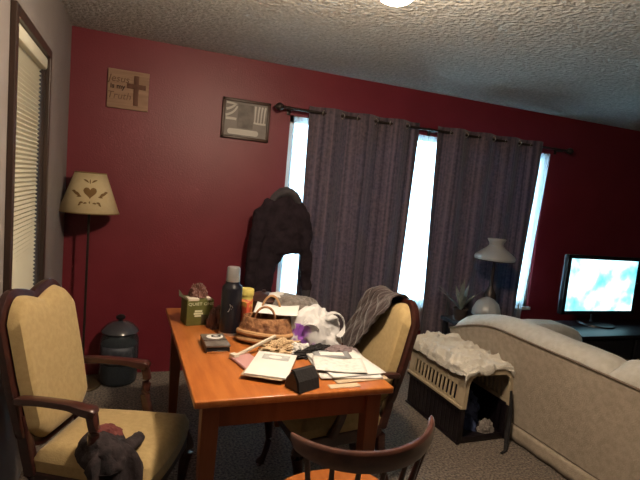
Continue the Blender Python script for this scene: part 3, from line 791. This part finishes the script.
# cream towel over the crate
def towel():
    hx_, hy_ = .195, .325
    def fn(u, v):
        ex = .09 + .05 * nz3(v * 5, 1, 2) + (.10 * max(0, .25 - v) / .25 if u > .5 else 0)
        a = -(hx_ + .07 + .05 * nz3(v * 4, 9, 2)) + (2 * hx_ + .07 + ex + .05) * u
        b2 = -(hy_ + .05 + .05 * nz3(u * 5, 4, 7) + .10 * max(0, u - .45)) + (2 * hy_ + .08) * v
        ox = max(0, abs(a) - hx_ + .035); oy = max(0, abs(b2) - hy_)
        x = math.copysign(min(abs(a), hx_ - .035 + .03 * min(1, ox / .03)), a) + math.copysign(min(ox, .10) * .14, a)
        y = math.copysign(min(abs(b2), hy_), b2) + math.copysign(min(oy, .05) * .12, b2)
        wx = .05 * nz3(a * 8, b2 * 8, 2); rid = 1 - abs(nz3(a * 6 + 3 + wx * 8, b2 * 11, 1)) * 5; rid2 = 1 - abs(nz3(a * 17 + wx * 20, b2 * 13, 6)) * 4
        z = CZ + .016 + .012 * nz3(a * 7, b2 * 7, 8) + .032 * max(0, rid) ** 1.3 * (1 if ox + oy < .01 else .4) + .013 * max(0, rid2)
        z -= .72 * ox + .9 * oy - (.0 if not (ox and oy) else min(ox, oy) * .3)
        if oy > 0: y -= .014 * max(0, rid)
        if ox > 0: x += math.copysign(.012 * max(0, rid), a)
        return (x, y, z)
    o = obj('towel', G().grid(60, 90, fn), 'creamcloth', solid=.006, loc=((CX0 + CX1) / 2, (CY0 + CY1) / 2, 0))
    tag(o, 'rumpled cream towel spread over the top of the pet carrier', 'towel')
towel()

# ------------------------------------------------------------------ sofa (seen from behind)
so = thing('sofa', 'long beige sofa seen from behind, right of the pet carrier', 'sofa', (2.375, 1.8, 0))
SY0, SY1 = .35, 3.0
def topz(y):  # seam height of the back panel
    k = max(0, min(1, (SY1 - y) / .55)); return .56 + .145 * math.sin(k * PI / 2)
def bpn(u, v):
    y = SY1 - (SY1 - SY0) * u; zt_ = topz(y); z = .03 + (zt_ - .03) * v
    x = -.0 - .10 * v ** 1.2 + .006 * nz3(y * 3, z * 4, 2)
    return (x, y - 1.8, z)
def bpn2(u, v):
    x, y, z = bpn(u, v); return (x + .14, y, z)
g = G(); g.grid(60, 16, bpn); g.grid(60, 16, bpn2)
e0 = [bpn(i / 60, 1) for i in range(61)]; e1 = [bpn2(i / 60, 1) for i in range(61)]
g.add(e0 + e1, [(i, i + 1, i + 62, i + 61) for i in range(60)])
for u in (0, 1):
    e0 = [bpn(u, i / 16) for i in range(17)]; e1 = [bpn2(u, i / 16) for i in range(17)]
    g.add(e0 + e1, [(i, i + 1, i + 18, i + 17) for i in range(16)])
obj('back_panel', g, 'sofa', so)
obj('piping', G().tube([Vector(bpn(i / 60, 1)) + Vector((-.004, 0, 0)) for i in range(61)], .006, 8), 'seam', so)
obj('piping', G().tube([Vector(bpn(i / 60, .13)) + Vector((-.002, 0, 0)) for i in range(61)], .003, 6), 'seam', so)
obj('skirt', G().grid(80, 3, lambda u, v: (-.012 + .004 * math.sin(u * 90) * (1 - v), SY1 - 1.8 - (SY1 - SY0) * u, .012 + .10 * v)), 'sofa', so, solid=.004)
def cushion(ya, yb, hgt):
    def fn(u, v):
        y = ya + (yb - ya) * u; a = 2 * PI * v
        e_ = min(1, min(u * abs(yb - ya), (1 - u) * abs(yb - ya)) / .10); q = math.sqrt(max(0, 1 - (1 - e_) ** 2))
        r = .35 + .65 * q
        yy = y; z0 = topz(yy) + .01
        x = .015 + .115 * math.cos(a) * (.88 + .12 * q); z = z0 - .008 + (hgt if math.sin(a) > 0 else .03) * math.sin(a) * r + .01 * nz3(y * 4, a, 5)
        return (x, yy - 1.8, z)
    return G().grid(40, 24, fn)
obj('back_cushion', cushion(2.97, 1.70, .075), 'sofagrey', so)
obj('back_cushion', cushion(1.70, .42, .10), 'sofagrey', so)
obj('seat_cushion', G().box((.16, SY0 + .2 - 1.8, .25), (.88, 1.7 - 1.8, .46), .05, seg=4), 'sofagrey', so)
obj('seat_cushion', G().box((.16, 1.71 - 1.8, .25), (.88, SY1 - .2 - 1.8, .46), .05, seg=4), 'sofagrey', so)
obj('seat_base', G().box((.10, SY0 + .05 - 1.8, .03), (.86, SY1 - .05 - 1.8, .26), .02), 'sofa', so)
for ya, yb in ((SY1 - .22, SY1), (SY0, SY0 + .22)):
    pr = [(.10, .04), (.10, .50), (.13, .58), (.25, .62), (.60, .635), (.84, .625), (.98, .585), (1.04, .52), (1.05, .42), (1.03, .04)]
    obj('sofa_arm', G().prism(pr, ya - 1.8, yb - 1.8), 'sofagrey', so, bevel=.045)

# ------------------------------------------------------------------ side table with lamps
stb = thing('side_table', 'dark side table behind the sofa arm below the curtains', 'side table', (2.88, 3.36, 0))
obj('tabletop', G().box((-.30, -.2, .47), (.30, .2, .50), .006), 'cabinet', stb)
obj('shelf', G().box((-.26, -.16, .14), (.26, .16, .16), .004), 'cabinet', stb)
for sx in (-1, 1):
    for sy in (-1, 1): obj('leg', G().box((sx * .26 - .018, sy * .165 - .018, 0), (sx * .26 + .018, sy * .165 + .018, .47), .004), 'cabinet', stb)
tl = thing('table_lamp', 'tall oil style table lamp with flared milk glass shade', 'lamp', (2.92, 3.36, .5)); tl.scale = (.9, .9, 1)
obj('base', G().lathe([(0, 0), (.075, 0), (.08, .015), (.05, .035), (.03, .06), (.045, .12), (.065, .18), (.06, .24), (.03, .29), (.018, .32), (0, .32)], 32), 'darkmetal', tl)
obj('stem', G().tube([(0, 0, .30), (0, 0, .56)], [.02, .014], 14), 'darkmetal', tl)
obj('lamp_shade', G().lathe([(.185, .545), (.188, .56), (.18, .58), (.13, .615), (.085, .645), (.062, .67), (.064, .69), (.08, .715), (.084, .725)], 44, cap=False), 'milkglass', tl, solid=.005)
obj('shade_ring', G().tube([(.186 * math.cos(a), .186 * math.sin(a), .543) for a in [2 * PI * q / 40 for q in range(40)]], .004, 6, closed=True).tube([(-.185, 0, .545), (0, 0, .55), (.185, 0, .545)], .003, 6), 'darkmetal', tl)
dl = thing('table_lamp', 'small table lamp with white fluted dome shade beside taller lamp', 'lamp', (2.80, 3.24, .5))
obj('base', G().lathe([(0, 0), (.05, 0), (.05, .012), (.015, .03), (.012, .14), (0, .14)], 24), 'darkmetal', dl)
obj('lamp_shade', G().lathe([(.115, .09), (.11, .14), (.088, .19), (.05, .225), (.015, .24), (0, .241)], 48, cap=False, wob=lambda a, z: 1 + .03 * math.cos(12 * a)), 'milkglass', dl, solid=.004)
pl = thing('potted_plant', 'dusty grey green plant in dark pot below curtains', 'plant', (2.68, 3.42, .5))
obj('pot', G().lathe([(0, 0), (.05, 0), (.065, .09), (.07, .1), (.06, .1), (.055, .085), (0, .085)], 24), 'pot', pl)
g = G()
for i in range(26):
    a = rnd.uniform(0, 2 * PI); ln = rnd.uniform(.18, .36); el = rnd.uniform(R(45), R(85)); w = rnd.uniform(.012, .022)
    def fn(u, v, a=a, ln=ln, el=el, w=w):
        r = ln * u * math.cos(el); z = .085 + ln * u * math.sin(el) - .06 * u * u
        ww = w * math.sin(PI * min(1, .08 + .92 * u)) * (v - .5) * 2
        return (r * math.cos(a) - ww * math.sin(a), r * math.sin(a) + ww * math.cos(a), z - abs(v - .5) * .006)
    g.grid(8, 2, fn)
obj('leaves', g, 'leafgrey', pl)

# ------------------------------------------------------------------ television and cabinet
cb = thing('tv_cabinet', 'low black glossy cabinet under the television', 'cabinet', (4.28, 3.22, 0))
obj('cabinet_top', G().box((-.66, -.25, .44), (.66, .24, .47), .006), 'cabinet', cb)
obj('body', G().box((-.62, -.22, .03), (.62, .22, .44), .004), 'cabinet', cb)
for x in (-.31, .31):
    d = obj('door', G().box((x - .29, -.238, .06), (x + .29, -.222, .42), .004), 'cabinet', cb)
    obj('knob', G().lathe([(0, 0), (.008, 0), (.006, .012), (.012, .02), (0, .026)], 14, Matrix.Translation((x + (.24 if x < 0 else -.24), -.238, .24)) @ Matrix.Rotation(PI / 2, 4, 'X')), 'brass', d)
tv = thing('television', 'flat screen television glowing pale cyan on the black cabinet', 'television', (4.18, 3.32, .47))
obj('housing', G().box((-.475, -.01, .10), (.475, .035, .66), .01), 'black', tv)
obj('screen', G().box((-.435, -.014, .135), (.435, -.0105, .625)), 'screen', tv, smooth=False)
obj('bezel', G().box((-.475, -.02, .10), (.475, -.008, .135), .003).box((-.475, -.02, .625), (.475, -.008, .66), .003).box((-.475, -.02, .10), (-.435, -.008, .66), .003).box((.435, -.02, .10), (.475, -.008, .66), .003), 'black', tv)
obj('stand', G().box((-.05, .0, .02), (.05, .03, .12), .004).lathe([(0, 0), (.17, 0), (.165, .015), (.05, .025), (0, .025)], 36), 'black', tv)

# ------------------------------------------------------------------ things on the table
TZ = .75
# green carton
gb = thing('green_carton', 'small olive green drinks carton with torn top at table corner', 'carton', (.325, 2.56, TZ), R(10)); gb.scale = (1.15, 1.1, 1.08)
obj('body', G().box((-.052, -.052, 0), (.068, .052, .125), .002), 'greenbox', gb)
obj('torn_edge', G().box((-.048, -.0535, .1205), (.0, .002, .131), .001), 'cartoninner', gb); obj('torn_edge', G().box((.038, -.0535, .1205), (.058, .0, .130), .001), 'cartoninner', gb)
obj('flap', G().add([(-.052, -.045, .124), (-.052, .05, .124), (-.068, .045, .155), (-.085, -.03, .142)], [(0, 1, 2), (0, 2, 3)]), 'greendark', gb, solid=.0015, smooth=False)
obj('printed_panel', G().box((.015, -.0538, .006), (.064, -.0521, .052)), 'greendark', gb, smooth=False)
text('lettering', 'QUIET ONE', .019, 'lettering', gb, (.010, -.0526, .104), rt, xs=1.15)
g = G()
for (x, z, w, h) in ((-.0, .070, .034, .010), (.0, .058, .042, .009), (-.002, .047, .03, .008)):
    g.box((x - w / 2, -.0532, z - h / 2), (x + w / 2, -.0521, z + h / 2), .0005)
obj('emblem', g, 'lettering', gb, smooth=False)
wr = obj('plastic_wrap', crumple(.045, .035, .06, 21, .4, 2.5, .25), 'plasticbrown', loc=(.335, 2.565, TZ + .137)); tag(wr, 'dark crinkled wrapper sticking out of the green carton', 'wrapper')
sb = obj('paper_bag', crumple(.045, .04, .10, 22, .3, 2.2, .2), 'plasticbrown', loc=(.425, 2.47, TZ)); tag(sb, 'small brown crumpled bag between green carton and thermos', 'bag')
# thermos
th = thing('thermos', 'tall black thermos flask with steel cup top on the table', 'thermos', (.472, 2.36, TZ)); th.scale = (1, 1, 1.03)
obj('body', G().lathe([(0, .012), (.050, .012), (.051, .03), (.051, .222), (.048, .234), (.037, .245), (.034, .26), (0, .26)], 40), 'thermos', th)
obj('base_ring', G().lathe([(0, 0), (.050, 0), (.052, .004), (.052, .014), (0, .014)], 40), 'metal', th)
obj('cup', G().lathe([(0, .258), (.034, .258), (.035, .262), (.032, .322), (.029, .328), (0, .329)], 36), 'metal', th)
g = G().tube([(-.004, 0, .022), (.0, 0, .012), (-.003, 0, .0), (-.008, 0, -.012), (-.013, 0, -.014)], .0022, 6).tube([(.004, 0, .016), (.010, 0, .006), (.004, 0, -.004)], .0018, 6)
obj('emblem', g, 'metal', th, loc=(-.012, -.0505, .135))
# canister
cn = thing('canister', 'yellow lidded canister with red label behind the thermos', 'canister', (.572, 2.47, TZ))
obj('body', G().lathe([(0, 0), (.033, 0), (.034, .005), (.034, .175), (0, .175)], 32), 'yellow', cn)
obj('lid', G().lathe([(0, .172), (.037, .172), (.038, .177), (.038, .20), (.034, .206), (0, .207)], 32), 'yellow', cn)
obj('label', G().grid(16, 3, lambda u, v: (.0352 * math.cos(R(170 + 170 * u)), .0352 * math.sin(R(170 + 170 * u)), .02 + .135 * v)), 'redlabel', cn, solid=.001)
rc = thing('small_box', 'red and yellow narrow carton standing right beside the thermos', 'box', (.535, 2.325, TZ), R(15))
obj('carton', G().box((-.007, -.03, 0), (.012, .03, .17), .001), 'redlabel', rc)
# tin
tn = thing('metal_tin', 'low black tin with silver lid near the left table edge', 'tin', (.372, 2.165, TZ), R(2))
obj('body', G().box((-.052, -.085, 0), (.052, .085, .026), .006), 'black', tn)
obj('lid', G().box((-.054, -.087, .026), (.054, .087, .036), .004), 'tinlid', tn)
g = G().lathe([(0, 0), (.98, 0), (1, .002), (.0, .003)], 30)
g.v = [(x * .038, y * .033, z) for x, y, z in g.v]
obj('oval_badge', g, 'paper', tn, loc=(.004, .035, .0362))
g = G().lathe([(.70, 0), (1, 0), (1, .003), (.7, .003), (.7, 0)], 30, cap=False); g.v = [(x * .022, y * .016, z) for x, y, z in g.v]
obj('badge_ring', g, 'black', tn, loc=(.010, .035, .0392))
obj('chrome_edge', G().box((-.05, -.0895, .002), (.045, -.0865, .012), .001), 'chrome', tn); obj('chrome_edge', G().box((-.054, -.02, .0362), (.050, -.012, .0385), .001), 'chrome', tn)
# woven handbag
hb = thing('woven_handbag', 'brown woven leather handbag with two round ring handles', 'handbag', (.63, 2.235, TZ), R(-8))
g = G(); n = 48
prof = [(.80, 0), (.97, .012), (1.04, .035), (1.0, .06), (.92, .095), (.84, .125), (.78, .125), (.74, .11), (.7, .07), (.0, .06)]
g.lathe(prof, n, wob=lambda a, z: 1 + .025 * math.sin(a * 24 + (z * 300)) + .02 * math.sin(a * 3))
g.v = [(x * .135, y * .088, z) for x, y, z in g.v]
obj('body', g, 'wicker', hb)
for z, k in ((.018, 1.03), (.050, 1.02)):
    obj('leather_band', G().tube([(.135 * k * math.cos(a), .088 * k * math.sin(a), z + .006 * math.sin(2 * a)) for a in [2 * PI * q / 48 for q in range(48)]], .011, 8, closed=True, sz=1.1), 'tanleather', hb)
for y, x in ((-.05, -.02), (.06, .02)):
    obj('ring_handle', G().tube([(x + .047 * math.cos(a), y, .122 + (.058 if y < 0 else .088) * math.sin(a)) for a in [R(-12 + 204 * q / 24) for q in range(25)]], .0055, 8, up=Vector((0, 1, 0))), 'tanleather' if y > 0 else 'wicker', hb)
def sheet(name, w, l, h, m, loc, rz, label, cat, curl=.0, rx=0., ry=0., nn=12, group=None, solid=None):
    def fn(u, v):
        x = (u - .5) * w; y = (v - .5) * l
        return (x, y, h + curl * ((2 * u - 1) ** 2) * (.4 + .6 * v) + .002 * nz3(x * 15, y * 15, loc[0] * 9))
    o = obj(name, G().grid(nn, nn, fn), m, loc=loc, rot=(rx, ry, rz), solid=solid or .0016)
    return tag(o, label, cat, group)
sheet('loose_paper', .21, .12, 0, 'paper', (.675, 2.245, TZ + .15), R(-22), 'white paper stuffed in the top of the woven handbag', 'paper', .012, rx=R(8))
# lidded pot at the far end
lp = thing('lidded_pot', 'dark brown round lidded pot at the far end of table', 'pot', (.735, 2.74, TZ))
obj('body', G().lathe([(0, 0), (.07, 0), (.09, .03), (.095, .06), (.09, .085), (0, .085)], 36), 'potbrown', lp)
obj('lid', G().lathe([(0, .083), (.096, .083), (.098, .09), (.085, .105), (.05, .122), (.012, .13), (.01, .14), (0, .141)], 36), 'potbrown', lp)
# fuzzy pile
fz = obj('knit_sweater', crumple(.165, .12, .135, 31, .18, 1.3, .07), 'greyfuzz', loc=(.90, 2.66, TZ)); tag(fz, 'grey fuzzy folded sweater heaped at the far table end', 'sweater')
fz2 = obj('window_light_patch', crumple(.075, .05, .02, 37, .2, 2.0, .1), 'bag', loc=(.83, 2.68, TZ + .118)); fz2.data = fz2.data  # pale lump stands in for window light on the sweater's top
fz2.data.materials[0] = M['paper']; tag(fz2, 'pale wrapping standing for window light on the grey fuzzy sweater', 'highlight')
# plastic bag
pb = obj('plastic_bag', crumple(.140, .10, .165, 43, .30, 1.4, .10, 90, 50), 'bag', loc=(.868, 2.19, TZ)); tag(pb, 'crumpled white plastic shopping bag with purple print', 'plastic bag')
obj('bag_handle', G().tube([(.02, -.06, .15), (.045, -.07, .175), (.09, -.065, .165), (.125, -.06, .125), (.12, -.07, .07), (.075, -.085, .05)], [.012, .012, .011, .011, .012, .014], 8, sx=1.7, sz=.5), 'bag', pb, sub=1)
obj('bag_handle', G().tube([(-.09, -.06, .10), (-.075, -.085, .125), (-.04, -.095, .12), (-.02, -.09, .09)], [.01, .01, .01, .012], 8, sx=1.6, sz=.5), 'bag', pb, sub=1)
# tan cloth, stick, glove, mauve cloth
tc_ = obj('tan_scarf', crumple(.10, .06, .04, 51, .4, 3.2, .35, 70, 36), 'tancloth', loc=(.665, 2.09, TZ), rot=(0, 0, R(25))); tag(tc_, 'small tan scarf crumpled in front of the woven handbag', 'scarf')
sk = thing('wooden_stick', 'pale cream stick with square end lying by the handbag', 'stick', (.43, 2.0, TZ), 0)
obj('shaft', G().tube([(.0, .0, .012), (.215, .135, .055)], .0065, 8, square=True), 'cartoninner', sk)
obj('square_end', G().box((-.014, -.018, 0), (.014, .018, .026), .004, mtx=Matrix.Rotation(R(30), 4, 'Z')), 'cartoninner', sk)
bt = sheet('book', .09, .15, .008, 'pink', (.475, 1.945, TZ), R(14), 'thin faded pink book partly under the white magazine', 'book', 0, solid=.012)
gl = obj('knit_glove', crumple(.12, .035, .03, 61, .4, 3.0, .3), 'blackmatte', loc=(.80, 2.035, TZ), rot=(0, 0, R(28))); tag(gl, 'black crumpled glove lying in front of the plastic bag', 'glove')
nap = obj('white_tissue', crumple(.05, .045, .035, 62, .4, 3.0, .3), 'paper', loc=(.745, 2.06, TZ)); tag(nap, 'small crumpled white tissue between tan scarf and black glove', 'tissue')
mv = obj('mauve_cloth', crumple(.085, .06, .028, 71, .3, 2.4, .25), 'mauve', loc=(.935, 2.03, TZ), rot=(0, 0, R(10))); tag(mv, 'folded grey mauve cloth behind the newspaper stack', 'cloth')
# magazine
sheet('envelope', .165, .255, .004, 'tanpaper', (.548, 1.855, TZ + .0145), R(-30), 'buff envelope directly beneath the white magazine', 'envelope', 0)
mg = thing('magazine', 'white magazine with grey oval picture on front cover', 'magazine', (.56, 1.865, TZ + .022), R(-26))
obj('pages', G().box((-.085, -.135, -.003), (.085, .135, .005), .001), 'paper', mg)
g = G().lathe([(0, 0), (.62, 0), (.64, .0006), (0, .0007)], 28); g.v = [(x * .045, y * .03, z) for x, y, z in g.v]
g2 = G(); q = .052
g2.box((-.055, .045, .0052), (.06, .105, .0058))
pc = obj('cover_picture', g2, 'printgrey', mg, smooth=False)
obj('oval_portrait', g, 'paper', pc, loc=(.0, .075, .006))
# glasses case
gc = thing('glasses_case', 'black folding glasses case standing at the front table edge', 'glasses case', (.628, 1.68, TZ), R(24)); gc.scale = (.82, 1, 1.15)
tri = [(-.042, 0), (.042, 0), (.034, .035), (.008, .062), (-.008, .062), (-.034, .035)]
obj('shell', G().prism([(a, z) for a, z in tri], -.065, .065, 'x'), 'black', gc, bevel=.006)
obj('flap', G().prism([(-.046, .002), (-.037, .037), (-.010, .066), (.010, .066), (.008, .0625), (-.008, .0625), (-.034, .035), (-.042, .002)], -.063, .063, 'x'), 'blackmatte', gc, smooth=False)
# stack of papers at the front right corner
P0 = (.865, 1.85)
sheet('folder', .24, .27, 0, 'tanpaper', (.89, 1.83, TZ + .003), R(4), 'buff paper folder at the bottom of the corner stack', 'folder')
sheet('newspaper', .265, .30, 0, 'newsprint', (.875, 1.865, TZ + .008), R(-6), 'folded newspaper in the corner stack above the buff folder', 'newspaper', 0, solid=.005)
sheet('loose_paper', .25, .28, 0, 'paper', (.885, 1.865, TZ + .0145), R(5), 'large white sheet on top of the folded newspaper', 'paper', .004)
sheet('envelope', .17, .085, 0, 'greypaper', (.865, 1.965, TZ + .021), R(-10), 'grey envelope with white address label on the stack', 'envelope')
lab_ = bpy.data.objects['envelope.001']
obj('address_label', G().box((-.055, -.022, .0012), (.055, .022, .002)), 'paper', lab_, smooth=False)
sheet('leaflet', .22, .16, 0, 'newsprint', (.845, 1.83, TZ + .0225), R(-16), 'printed leaflet lying loosely across the big white sheet', 'leaflet', .006)
sheet('card', .13, .035, 0, 'tanpaper', (.80, 1.665, TZ + .002), R(2), 'small buff card at front table edge beside glasses case', 'card')

# ------------------------------------------------------------------ lamp on the ceiling, just above the frame
cl = thing('ceiling_light', 'frosted glass bowl ceiling light above the dining table', 'ceiling light', (.79, 1.545, ZC))
obj('canopy', G().lathe([(0, 0), (.07, 0), (.07, -.012), (.03, -.03), (.012, -.04), (.012, -.20), (0, -.20)], 28), 'darkmetal', cl)
obj('glass_bowl', G().lathe([(0, -.20), (.06, -.202), (.075, -.22), (.072, -.25), (.05, -.28), (.02, -.293), (0, -.295)], 32), 'lampglow', cl)

# ------------------------------------------------------------------ daylight
wd = bpy.data.worlds.new('World'); sc.world = wd; wd.use_nodes = True
bg = wd.node_tree.nodes['Background']; bg.inputs['Color'].default_value = (.50, .80, 1.0, 1); bg.inputs['Strength'].default_value = 6.5

# ------------------------------------------------------------------ camera
yaw, pitch, roll, F = R(21.1), R(5.8), R(5.3), 488.
fwd = Vector((math.sin(yaw) * math.cos(pitch), math.cos(yaw) * math.cos(pitch), -math.sin(pitch)))
rgt = Vector((math.cos(yaw), -math.sin(yaw), 0)); up = rgt.cross(fwd)
r2 = rgt * math.cos(roll) + up * math.sin(roll); u2 = -rgt * math.sin(roll) + up * math.cos(roll)
cam = bpy.data.cameras.new('Camera'); cam.sensor_width = 36; cam.lens = 36 * F / 640; cam.clip_start = .05
co = bpy.data.objects.new('Camera', cam); COL.objects.link(co)
mw = Matrix((r2, u2, -fwd)).transposed().to_4x4(); mw.translation = (0, 0, 1.5); co.matrix_world = mw
sc.camera = co

sc.view_settings.view_transform = 'Standard'; sc.view_settings.look = 'None'; sc.view_settings.gamma = 1; sc.view_settings.use_curve_mapping = False
sc.view_settings.exposure = 1.08
sc.cycles.use_denoising = True
sc.cycles.diffuse_bounces = 1
